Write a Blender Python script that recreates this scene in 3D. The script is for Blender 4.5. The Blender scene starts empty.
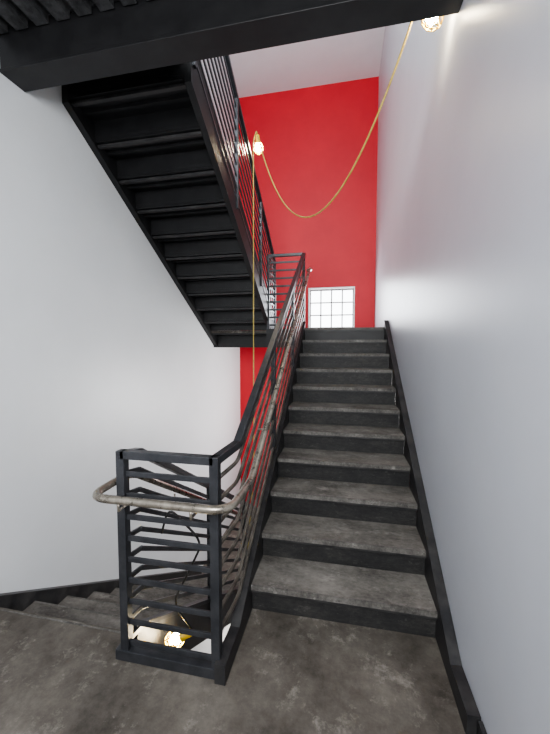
import bpy, math, random
from mathutils import Vector, Matrix
random.seed(3)
scene=bpy.context.scene
try: scene.view_settings.look='AgX - Medium High Contrast'
except Exception as ex: print(ex)

# ---------------- materials ----------------
def new_mat(name):
    m=bpy.data.materials.new(name); m.use_nodes=True
    nt=m.node_tree; return m,nt,nt.nodes['Principled BSDF']
def mat(name,c1,c2=None,scale=6,rough=.5,metal=0,bump=0,detail=6,stops=(.35,.65),rough2=None,stretch=None):
    m,nt,b=new_mat(name)
    b.inputs['Roughness'].default_value=rough; b.inputs['Metallic'].default_value=metal
    if c2 is None:
        b.inputs['Base Color'].default_value=(*c1,1)
    tc=nt.nodes.new('ShaderNodeTexCoord'); n=nt.nodes.new('ShaderNodeTexNoise')
    n.inputs['Scale'].default_value=scale; n.inputs['Detail'].default_value=detail; n.inputs['Roughness'].default_value=.65
    if stretch:
        mp=nt.nodes.new('ShaderNodeMapping'); mp.inputs['Scale'].default_value=stretch
        nt.links.new(tc.outputs['Object'],mp.inputs['Vector']); nt.links.new(mp.outputs['Vector'],n.inputs['Vector'])
    else: nt.links.new(tc.outputs['Object'],n.inputs['Vector'])
    if c2 is not None:
        r=nt.nodes.new('ShaderNodeValToRGB')
        r.color_ramp.elements[0].position=stops[0]; r.color_ramp.elements[1].position=stops[1]
        r.color_ramp.elements[0].color=(*c1,1); r.color_ramp.elements[1].color=(*c2,1)
        nt.links.new(n.outputs['Fac'],r.inputs['Fac']); nt.links.new(r.outputs['Color'],b.inputs['Base Color'])
    if rough2 is not None:
        mr=nt.nodes.new('ShaderNodeMapRange'); mr.inputs['To Min'].default_value=rough; mr.inputs['To Max'].default_value=rough2
        mr.inputs['From Min'].default_value=.3; mr.inputs['From Max'].default_value=.7
        nt.links.new(n.outputs['Fac'],mr.inputs['Value']); nt.links.new(mr.outputs['Result'],b.inputs['Roughness'])
    if bump:
        bp=nt.nodes.new('ShaderNodeBump'); bp.inputs['Strength'].default_value=bump; bp.inputs['Distance'].default_value=.01
        nt.links.new(n.outputs['Fac'],bp.inputs['Height']); nt.links.new(bp.outputs['Normal'],b.inputs['Normal'])
    return m
def grime(name,dark,mid,light,dust,s1=3,s2=22,rough=.7,dustpos=(.56,.66),bump=.4,stretch=(1,1,1),scuff=(.60,.68),amt=.65,wa=.4,spec=.3):
    """layered worn concrete: base mottling, fine grain, pale dusty scuffs"""
    m,nt,b=new_mat(name); N=nt.nodes.new; K=nt.links.new
    tc=N('ShaderNodeTexCoord'); mp=N('ShaderNodeMapping'); mp.inputs['Scale'].default_value=stretch
    K(tc.outputs['Object'],mp.inputs['Vector'])
    def noise(s,d,dist=0,r=.6):
        n=N('ShaderNodeTexNoise'); n.inputs['Scale'].default_value=s; n.inputs['Detail'].default_value=d
        n.inputs['Roughness'].default_value=r; n.inputs['Distortion'].default_value=dist
        K(mp.outputs['Vector'],n.inputs['Vector']); return n
    a=noise(s1,8,.1); f=noise(s2,10,0,.8); d=noise(s1*1.9,14,.1,.82); sc=noise(s1*9,10,.3,.8)
    r=N('ShaderNodeValToRGB'); e=r.color_ramp.elements
    e[0].position=.38; e[0].color=(*dark,1); e[1].position=.63; e[1].color=(*light,1)
    x=e.new(.5); x.color=(*mid,1)
    mx=N('ShaderNodeMath'); mx.operation='MULTIPLY_ADD'; mx.inputs[1].default_value=1-wa
    ml=N('ShaderNodeMath'); ml.operation='MULTIPLY'; ml.inputs[1].default_value=wa
    K(a.outputs['Fac'],ml.inputs[0]); K(f.outputs['Fac'],mx.inputs[0]); K(ml.outputs[0],mx.inputs[2]); K(mx.outputs[0],r.inputs['Fac'])
    dr=N('ShaderNodeValToRGB'); dr.color_ramp.elements[0].position=dustpos[0]; dr.color_ramp.elements[1].position=dustpos[1]
    K(d.outputs['Fac'],dr.inputs['Fac'])
    sr=N('ShaderNodeValToRGB'); sr.color_ramp.elements[0].position=scuff[0]; sr.color_ramp.elements[1].position=scuff[1]
    K(sc.outputs['Fac'],sr.inputs['Fac'])
    ad=N('ShaderNodeMath'); ad.operation='MAXIMUM'; K(dr.outputs['Color'],ad.inputs[0]); K(sr.outputs['Color'],ad.inputs[1])
    am=N('ShaderNodeMath'); am.operation='MULTIPLY'; am.inputs[1].default_value=amt; K(ad.outputs[0],am.inputs[0])
    mix=N('ShaderNodeMix'); mix.data_type='RGBA'; mix.inputs['B'].default_value=(*dust,1)
    K(am.outputs[0],mix.inputs['Factor']); K(r.outputs['Color'],mix.inputs['A']); K(mix.outputs['Result'],b.inputs['Base Color'])
    b.inputs['Roughness'].default_value=rough; b.inputs['Specular IOR Level'].default_value=spec
    bp=N('ShaderNodeBump'); bp.inputs['Strength'].default_value=bump; bp.inputs['Distance'].default_value=.006
    K(mx.outputs[0],bp.inputs['Height']); K(bp.outputs['Normal'],b.inputs['Normal'])
    return m
M_white=mat('white_wall_paint',(.64,.66,.68),(.68,.70,.72),scale=1.2,rough=.42,bump=.08)
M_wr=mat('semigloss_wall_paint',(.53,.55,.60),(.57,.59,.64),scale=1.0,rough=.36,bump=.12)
M_ceil=mat('ceiling_paint',(.80,.86,.88),(.84,.90,.92),scale=2,rough=.8)
M_red=mat('red_wall_paint',(.50,.011,.022),(.56,.014,.026),scale=1.5,rough=.55)
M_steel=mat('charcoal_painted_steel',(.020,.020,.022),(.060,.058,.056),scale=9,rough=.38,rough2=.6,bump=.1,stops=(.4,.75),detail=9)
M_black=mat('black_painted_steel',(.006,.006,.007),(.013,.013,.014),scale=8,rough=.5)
M_rail=mat('gunmetal_rail_paint',(.034,.036,.041),(.056,.058,.064),scale=14,rough=.36,metal=.3)
M_rail2=mat('worn_steel_rail',(.07,.064,.056),(.22,.198,.168),scale=11,rough=.32,metal=.45,stops=(.35,.7))
M_hand=mat('weathered_steel_handrail',(.18,.163,.138),(.40,.365,.31),scale=16,rough=.22,rough2=.38,metal=.7)
M_tread=grime('worn_concrete_tread',(.075,.069,.063),(.15,.14,.127),(.235,.22,.20),(.42,.40,.37),s1=3.8,s2=30,rough=.85,bump=.35,stretch=(.8,1.3,1),dustpos=(.54,.70),amt=.6,wa=.55)
M_nose=grime('worn_nosing_edge',(.05,.047,.044),(.12,.114,.105),(.20,.19,.176),(.40,.385,.36),s1=6,s2=40,rough=.6,bump=.3)
M_riser=grime('scuffed_steel_riser',(.020,.020,.021),(.032,.032,.032),(.055,.053,.050),(.18,.17,.16),s1=3.5,s2=26,rough=.5,bump=.1,dustpos=(.57,.72),stretch=(1,1,2.2))
M_floor=grime('worn_concrete_floor',(.048,.042,.036),(.110,.098,.085),(.185,.168,.147),(.38,.355,.32),s1=1.8,s2=16,rough=.68,bump=.25,dustpos=(.53,.66),scuff=(.63,.70),amt=.62,wa=.68)
M_base=mat('basement_floor_paint',(.60,.60,.59),(.75,.75,.74),scale=3,rough=.6)
M_deck=mat('dark_sprayed_deck',(.010,.010,.011),(.06,.06,.062),scale=12,rough=.8,bump=.9,detail=12)
M_frame=mat('window_frame_paint',(.78,.76,.76),rough=.5)
M_mull=mat('window_mullion_paint',(.30,.28,.28),rough=.5)
M_yel=mat('yellow_cage_plastic',(.75,.48,.02),(.85,.58,.05),scale=10,rough=.4)
M_cord=mat('olive_yellow_cord',(.36,.27,.05),(.50,.39,.09),scale=30,rough=.5)
M_bcord=mat('black_rubber_cord',(.01,.01,.01),(.02,.02,.02),scale=30,rough=.5)
def emis(name,c,s):
    m,nt,b=new_mat(name); b.inputs['Base Color'].default_value=(*c,1)
    b.inputs['Emission Color'].default_value=(*c,1); b.inputs['Emission Strength'].default_value=s
    return m

# ---------------- builder ----------------
class B:
    def __init__(s,name): s.n=name; s.v=[]; s.f=[]; s.mi=[]; s.mats=[]; s.sm=[]
    def m(s,mt):
        if mt not in s.mats: s.mats.append(mt)
        return s.mats.index(mt)
    def add(s,vs,fs,mt,smooth=False):
        o=len(s.v); s.v+= [tuple(v) for v in vs]; i=s.m(mt)
        for f in fs: s.f.append([o+k for k in f]); s.mi.append(i); s.sm.append(smooth)
    def box(s,a,b,mt):
        x0,y0,z0=[min(a[i],b[i]) for i in range(3)]; x1,y1,z1=[max(a[i],b[i]) for i in range(3)]
        s.add([(x0,y0,z0),(x1,y0,z0),(x1,y1,z0),(x0,y1,z0),(x0,y0,z1),(x1,y0,z1),(x1,y1,z1),(x0,y1,z1)],
              [(3,2,1,0),(4,5,6,7),(0,1,5,4),(1,2,6,5),(2,3,7,6),(3,0,4,7)],mt)
    def polyx(s,pts,x0,x1,mt):
        n=len(pts)
        vs=[(x0,p[0],p[1]) for p in pts]+[(x1,p[0],p[1]) for p in pts]
        fs=[tuple(range(n)),tuple(reversed(range(n,2*n)))]+[(i,i+n,(i+1)%n+n,(i+1)%n) for i in range(n)]
        s.add(vs,fs,mt)
    def bar(s,p,q,w,h,mt):
        p=Vector(p);q=Vector(q);d=(q-p).normalized()
        up=Vector((0,0,1)) if abs(d.z)<.95 else Vector((0,1,0))
        r=d.cross(up).normalized()*w/2; u=r.normalized().cross(d)*h/2
        vs=[p-r-u,p+r-u,p+r+u,p-r+u,q-r-u,q+r-u,q+r+u,q-r+u]
        s.add(vs,[(3,2,1,0),(4,5,6,7),(0,1,5,4),(1,2,6,5),(2,3,7,6),(3,0,4,7)],mt)
    def tube(s,pts,r,mt,n=8,closed=False):
        pts=[Vector(p) for p in pts]; N=len(pts); vs=[];prev=None
        for i,p in enumerate(pts):
            a=pts[(i-1)%N] if (closed or i>0) else p; b=pts[(i+1)%N] if (closed or i<N-1) else p
            t=(b-a).normalized()
            if prev is None:
                up=Vector((0,0,1)) if abs(t.z)<.9 else Vector((1,0,0)); x=t.cross(up).normalized()
            else: x=(prev-t*prev.dot(t)).normalized()
            prev=x; y=t.cross(x)
            for k in range(n):
                an=2*math.pi*k/n; vs.append(p+x*math.cos(an)*r+y*math.sin(an)*r)
        fs=[]
        for i in range(N if closed else N-1):
            j=(i+1)%N
            for k in range(n): fs.append((i*n+k,i*n+(k+1)%n,j*n+(k+1)%n,j*n+k))
        if not closed: fs+= [tuple(reversed(range(n))),tuple(range((N-1)*n,N*n))]
        s.add(vs,fs,mt,True)
    def lathe(s,c,prof,mt,n=20,axis=None):
        vs=[];fs=[];R=axis or Matrix.Identity(3); c=Vector(c)
        for (r,z) in prof:
            for k in range(n):
                a=2*math.pi*k/n; vs.append(c+R@Vector((r*math.cos(a),r*math.sin(a),z)))
        for i in range(len(prof)-1):
            for k in range(n): fs.append((i*n+k,i*n+(k+1)%n,(i+1)*n+(k+1)%n,(i+1)*n+k))
        s.add(vs,fs,mt,True)
    def done(s,bevel=0):
        me=bpy.data.meshes.new(s.n); me.from_pydata(s.v,[],s.f)
        for m_ in s.mats: me.materials.append(m_)
        for p,i,sm in zip(me.polygons,s.mi,s.sm): p.material_index=i; p.use_smooth=sm
        me.update(); o=bpy.data.objects.new(s.n,me); scene.collection.objects.link(o)
        if bevel:
            md=o.modifiers.new('b','BEVEL'); md.width=bevel; md.segments=2; md.limit_method='ANGLE'
        return o
def fillet(pts,r,n=6):
    pts=[Vector(p) for p in pts]; out=[pts[0]]
    for i in range(1,len(pts)-1):
        p=pts[i]; a=(pts[i-1]-p); b=(pts[i+1]-p)
        ra=min(r,a.length*.45,b.length*.45); A=p+a.normalized()*ra; C=p+b.normalized()*ra
        for k in range(n+1):
            t=k/n; out.append(A*(1-t)**2+p*2*t*(1-t)+C*t*t)
    out.append(pts[-1]); return out

# ---------------- dimensions ----------------
RI,RU=.171,.28; SL=RI/RU; NS=11
HM=RI*NS            # mid-landing height
HU=2*HM             # upper floor
XL,XR=-2.18,.57
YB,YF=-1.3,6.9
ZB,ZC=-HU,6.68
WX0,WX1,WZ0,WZ1=-.73,.19,1.97,2.81     # window
LX0,LX1=-.54,.515
RX0,RX1=-2.12,-1.15
YS=1.905; YU=5.20; GY=1.49; YD=1.62

# ---------------- room ----------------
def wall(name,a,b,mt):
    w=B(name); w.box(a,b,mt); return w.done()
wall('wall_left',(XL-.2,YB-.2,ZB),(XL,YF+.25,ZC),M_white)
wall('wall_right',(XR,YB-.2,ZB),(XR+.2,YF+.25,ZC),M_wr)
wall('wall_back',(XL,YB-.2,ZB),(XR,YB,ZC),M_white)
wall('ceiling',(XL-.2,YB-.2,ZC),(XR+.2,YF+.25,ZC+.2),M_ceil)
w=B('wall_far')
w.box((XL,YF,ZB),(WX0,YF+.25,ZC),M_red); w.box((WX1,YF,ZB),(XR,YF+.25,ZC),M_red)
w.box((WX0,YF,ZB),(WX1,YF+.25,WZ0),M_red); w.box((WX0,YF,WZ1),(WX1,YF+.25,ZC),M_red)
w.done()
wn=B('window_1')
e=.002
wn.box((WX0+e,YF-.01,WZ0+e),(WX1-e,YF+.20,WZ0+.035),M_frame)
wn.box((WX0+e,YF+.002,WZ1-.02),(WX1-e,YF+.20,WZ1-e),M_frame)
wn.box((WX0+e,YF+.002,WZ0+.03),(WX0+.02,YF+.20,WZ1-.02),M_frame)
wn.box((WX1-.02,YF+.002,WZ0+.03),(WX1-e,YF+.20,WZ1-.02),M_frame)
for i in range(0,5):
    x=WX0+.03+(WX1-WX0-.06)*i/4; wn.box((x-.013,YF+.14,WZ0+.03),(x+.013,YF+.17,WZ1-.02),M_mull)
for i in range(0,4):
    z=WZ0+.045+(WZ1-WZ0-.08)*i/3; wn.box((WX0+.02,YF+.142,z-.012),(WX1-.02,YF+.168,z+.012),M_mull)
wn.done()
# landings
fl=B('floor')
fl.box((LX0-.06,YB,-.25),(XR-.001,YS+.034,0),M_floor)
fl.box((-1.12,YB,-.25),(LX0-.06,GY+.055,0),M_floor)
fl.box((XL+.001,YB,-.25),(-1.12,YD+.01,0),M_floor)
fl.done()
def landing(name,y0r,y0w,y0l,z,top,th=.25,lip=0):
    l=B(name)
    for xa,xb,y,lp in ((LX0-.06,XR-.001,y0r,0),(-1.12,LX0-.06,y0w,0),(XL+.001,-1.12,y0l,lip)):
        l.box((xa,y-lp+.01,z-.04),(xb,YF-.001,z),top)
        l.box((xa,y,z-th),(xb,y+.02,z-.04 if lp else z-.002),M_black)
        l.box((xa,y-lp+.02,z-.10 if not lp else z-.06),(xb,YF-.001,z-.04),M_black)
        l.box((xa,y+.02,z-th),(xb,YF-.001,z-th+.01),M_black)
    return l.done()
YM=YS+RU*10+.02
landing('floor_mid_landing',YM,YM+.10,YU+.25,HM,M_floor,.27,lip=.27)
landing('floor_mid_landing',YM,4.6,4.40,-HM,M_floor)
wall('floor_basement',(XL-.2,YB-.2,ZB-.2),(XR+.2,YF+.25,ZB),M_base)
u=B('floor_upper_landing')
ZU=HU; ZD=3.62
u.box((XL+.001,YB,ZD+.03),(XR-.001,2.04,ZU),M_floor)
x=XL+.001
while x<XR-.16:
    u.box((x,YB,ZD-.03),(x+.09,1.86,ZD+.02),M_deck); x+=.15
u.box((XL+.001,YB,ZD+.02),(XR-.001,1.86,ZD+.03),M_deck)
YT=YU-RU*10
u.box((XL+.001,2.04,ZU-.04),(-1.12,YT,ZU-.001),M_floor)
u.done()
def ibeam(name,y0,y1,z0,z1):
    b=B(name); t=.018
    b.box((XL+.002,y0,z0),(XR-.002,y1,z0+t),M_black); b.box((XL+.002,y0,z1-t),(XR-.002,y1,z1),M_black)
    b.box((XL+.002,y0+.01,z0+t),(XR-.002,y0+.025,z1-t),M_black)
    b.box((XL+.002,y1-.025,z0+t),(XR-.002,y1-.01,z1-t),M_black)
    return b.done(.003)
ibeam('steel_beam',1.86,2.04,3.37,ZD+.03)
ibeam('steel_beam',-.6,-.45,3.40,ZD-.03)

# ---------------- stairs ----------------
def flight(name,x0,x1,ys,d,zs,sx0,sx1,under=False,ext=0,mtread=M_tread,mn=M_nose,mr=M_riser,ms=M_steel):
    s=B(name)
    for k in range(1,NS+1):
        y=ys+d*RU*(k-1); z=zs+RI*k
        deep=RU+.035 if k<NS else .05
        s.box((x0,y+d*.012,z-.028),(x1,y+d*deep,z-.001 if k==NS else z),mtread)
        s.box((x0,y,z-.030),(x1,y+d*.012,z+.001),mn)
        s.box((x0,y+d*.004,z-.045),(x1,y+d*deep,z-.030),M_black if under else M_steel)
        s.box((x0,y+d*.03,z-RI),(x1,y+d*.036,z-.045),mr)
        if under and k<NS:
            s.bar((x0,y+d*(RU-.01),z-.06),(x1,y+d*(RU-.01),z-.06),.035,.02,M_steel)
            s.bar((x0,y+d*.16,z-.058),(x1,y+d*.16,z-.058),.03,.026,M_black)
    L=lambda Y: zs+RI+(Y-ys)*d*SL
    yt=ys+d*(RU*(NS-1)+.04)
    yk=ys-d*((RI+.07-.10)/SL)
    ya=yk-d*ext
    yb=ys+d*(( -.27-RI+.27)/SL)
    pts=[(ya,zs-.27),(ya,zs+.10),(yk,zs+.10),(yt,L(yt)+.07),(yt,L(yt)-.27),(yb,zs-.27)]
    if ext: pts=[(ya,zs+.001),(ya,zs+.10),(yk,zs+.10),(yt,L(yt)+.07),(yt,L(yt)-.27),(ys+d*.15,zs+.001)]
    for a,b in ((sx0,x0),(x1,sx1)):
        s.polyx(pts,a+.001,b,ms)
    return s.done()
flight('staircase',LX0,LX1,YS,1,0,LX0-.055,XR-.002,ext=.23)
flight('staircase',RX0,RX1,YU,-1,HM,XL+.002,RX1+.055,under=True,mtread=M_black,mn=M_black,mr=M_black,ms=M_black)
flight('staircase',RX0,RX1,YD+RU*10,-1,-HM,XL+.002,RX1+.055,ext=.05)
flight('staircase',LX0,LX1,YS,1,-HU,LX0-.055,XR-.002,ext=.05)
sk=B('baseboard_right'); sk.box((XR-.02,YB,0.001),(XR-.002,1.43,.10),M_steel); sk.done()
sk=B('baseboard_left'); sk.box((XL+.002,YB,0.001),(XL+.02,YD-.03,.10),M_steel); sk.done()

# ---------------- railings ----------------
HS=[.085+.112*i for i in range(9)]
TOP=1.08
P=.045
rx=-.568; lx=-1.095; gy=GY
def rails(b,path_fn,mt=M_rail,round_=False):
    for h in HS:
        pts=path_fn(h)
        if round_: b.tube(fillet(pts,.05,3),.0115,mt,8)
        else:
            for p,q in zip(pts,pts[1:]): b.bar(p,q,.012,.028,mt)
    pts=path_fn(TOP)
    for p,q in zip(pts,pts[1:]): b.bar(p,q,.045,.04,M_rail)
r=B('stair_railing')
for x in (rx-.03,lx):
    r.box((x-P/2,gy-P/2,0.002),(x+P/2,gy+P/2,TOP+.02),M_rail)
rails(r,lambda h:[(lx,gy,h),(rx-.03,gy,h)])
r.box((lx-.05,gy-.03,0.001),(rx-.03+.05,gy+.04,.055),M_rail)
L1=lambda Y:RI+(Y-YS)*SL
YG=YM+.12
D=.115
def up1(h): return [(rx-.03,gy,h),(rx-.01,YS-.13,h),(rx-.01,YG,L1(YG)-D+h)]
rails(r,up1,M_rail2,True)
for Y in (2.75,3.8,YG):
    r.box((rx-.03,Y-.02,L1(Y)-.05 if Y<4.7 else HM-.01),(rx+.008,Y+.02,L1(Y)-D+TOP),M_rail)
zt=L1(YG)-D
rails(r,lambda h:[(rx-.02,YG+.01,zt+h),(lx,YG+.01,zt+h)])
r.box((lx-.02,YG-.01,HM-.01),(lx+.02,YG+.03,zt+TOP+.01),M_rail)
rails(r,lambda h:[(lx,YG+.01,zt+h),(lx,YU+.07,zt+h)])
r.done(.003)
r=B('stair_railing')
L2=lambda Y:HM+RI+(YU-Y)*SL
ye=YU+.10
rails(r,lambda h:[(lx,ye,L2(ye)-D+h),(lx,2.15,L2(2.15)-D+h)])
for Y in (ye,4.4,3.4,2.4): r.box((lx-.02,Y-.02,L2(Y)-.12),(lx+.02,Y+.02,L2(Y)-D+TOP),M_rail)
rails(r,lambda h:[(lx,1.98,ZU+h),(XR-.01,1.98,ZU+h)])
for x in (lx,-.3,.54): r.box((x-.02,1.96,ZU+.001),(x+.02,2.0,ZU+TOP),M_rail)
r.done(.003)
r=B('stair_railing')
L3=lambda Y:-(Y-YD)*SL
rails(r,lambda h:[(lx,gy+.03,h-.01),(lx,YD+.01,h-.03),(lx,4.6,L3(4.6)-.03+h)])
for Y in (2.6,3.6,4.58): r.box((lx-.02,Y-.02,L3(Y)-.10),(lx+.02,Y+.02,L3(Y)-.03+TOP),M_rail)
zz=L3(4.6)-.03
rails(r,lambda h:[(lx,4.7,zz+h),(rx,4.7,zz+h)])
r.done(.003)
hr=B('handrail')
hx=-.490; gx=-1.195; hf=gy-.12; HZ=.90
pts=[(hx-.06,YG+.12,zt+HZ-.02),(hx,YG+.12,zt+HZ-.02),(hx,YG-.02,L1(YG-.02)-.13+HZ),(hx,YS-.15,HZ-.01),(hx,hf,HZ),(gx,hf,HZ),(gx,1.70,HZ),(gx,4.4,L3(4.4)+.02+HZ)]
hr.tube(fillet(pts,.10,8),.0195,M_hand,12)
for Y in (2.2,3.2,4.2):
    z=L1(Y)-.13+HZ
    hr.tube([(rx,Y,z-.06),(hx,Y,z-.055),(hx,Y,z-.012)],.007,M_hand,8)
    z=L3(Y)+.02+HZ
    hr.tube([(lx,Y,z-.06),(gx,Y,z-.055),(gx,Y,z-.012)],.007,M_hand,8)
for x in (rx-.1,lx+.06):
    hr.tube([(x,gy,HZ-.05),(x,hf,HZ-.05),(x,hf,HZ-.012)],.007,M_hand,8)
hr.done()

# ---------------- string lights ----------------
def lamp(pos,strength,axis=None,glow=(1,.87,.62)):
    l=B('caged_work_light'); c=Vector(pos); R=axis or Matrix.Identity(3)
    Me=emis('lit_bulb',glow,strength)
    l.lathe(c,[(0.0005,-.055),(.018,-.05),(.029,-.03),(.031,-.012),(.026,.012),(.016,.032),(.014,.045)],Me,20,R)
    l.lathe(c,[(.0005,.115),(.016,.11),(.022,.10),(.024,.045),(.030,.043),(.030,.034),(.015,.033)],M_yel,18,R)
    def ring(rad,z): l.tube([c+R@Vector((rad*math.cos(a),rad*math.sin(a),z)) for a in [2*math.pi*k/20 for k in range(20)]],.0034,M_yel,6,True)
    ring(.050,.0); ring(.052,-.03); ring(.036,-.068); ring(.012,-.085)
    for k in range(8):
        a=2*math.pi*k/8
        l.tube([c+R@Vector((rr*math.cos(a),rr*math.sin(a),z)) for rr,z in ((.028,.038),(.044,.018),(.052,-.012),(.051,-.04),(.036,-.068),(.012,-.085))],.0032,M_yel,6)
    return l.done()
p1=Vector((.445,2.13,3.47)); p2=Vector((-1.00,3.92,3.93)); p3=Vector((-.975,1.80,-.15))
lamp(p1,240,Matrix.Rotation(math.radians(-35),3,'Y')); lamp(p2,420,Matrix.Rotation(math.radians(25),3,'X'))
lamp(p3,180,Matrix.Rotation(math.radians(60),3,'Y'))
cd=B('extension_cord')
def sag(a,b,s,n=28):
    a=Vector(a);b=Vector(b); return [a.lerp(b,k/n)-Vector((0,0,s*4*(k/n)*(1-k/n))) for k in range(n+1)]
a=p1+Vector((-.06,0,.09)); b_=p2+Vector((0,-.05,.10))
cd.tube(sag(a,b_,1.05),.0065,M_cord,8)
cd.tube(fillet([b_,b_+Vector((-.01,.0,.04)),b_+Vector((-.03,-.06,-.1)),(-1.03,3.78,1.2),(-1.03,3.78,.2),(-.95,3.2,-.6)],.05),.0065,M_cord,8)
cd.tube(fillet([(-.95,1.60,.62),(-.93,1.64,.75),(-.75,1.68,.55),(-.85,1.72,.35),(-.98,1.76,.1),p3+Vector((.105,0,.06))],.08),.006,M_bcord,8)
cd.done()

# ---------------- world / lights ----------------
w=bpy.data.worlds.new('World'); scene.world=w; w.use_nodes=True
bg=w.node_tree.nodes['Background']; bg.inputs['Color'].default_value=(.92,.96,1,1); bg.inputs['Strength'].default_value=7
def area(name,loc,target,sx,sy,power,col=(1,1,1)):
    l=bpy.data.lights.new(name,'AREA'); l.shape='RECTANGLE'; l.size=sx; l.size_y=sy; l.energy=power; l.color=col
    o=bpy.data.objects.new(name,l); scene.collection.objects.link(o); o.location=loc
    o.rotation_euler=(Vector(target)-Vector(loc)).to_track_quat('-Z','Y').to_euler(); return o
area('upper_wall_fill',(-.8,0.0,4.9),(-.8,6,5.3),2.0,1.2,240,(.94,.98,1))  # added light for red wall and ceiling, standing in for unseen upper windows
area('landing_fill',(-.3,-1.1,2.4),(-1.2,4,.8),1.6,1.6,160,(.98,.99,1))  # added ambient fill from behind the camera, no real fitting there
area('window_daylight',(-.22,6.8,2.5),(-.22,2,2.2),.85,.7,24,(.9,.95,1))
area('left_wall_fill',(.1,5.9,.6),(-2.18,4.4,.7),1.2,1.2,100,(1,.995,.98))  # added fill hidden behind the lower flight, brightens the left wall
area('basement_light',(-1.6,5.9,-2.3),(-1.5,4.5,-4),1,1,60,(1,.97,.92))

# ---------------- camera ----------------
cam=bpy.data.cameras.new('camera'); co=bpy.data.objects.new('camera',cam); scene.collection.objects.link(co)
co.location=(0,0,1.62); co.rotation_euler=(math.radians(90-3.4),0,math.radians(11.6))
cam.sensor_fit='VERTICAL'; cam.sensor_height=36; cam.lens=338/734*36; cam.clip_start=.02
scene.camera=co
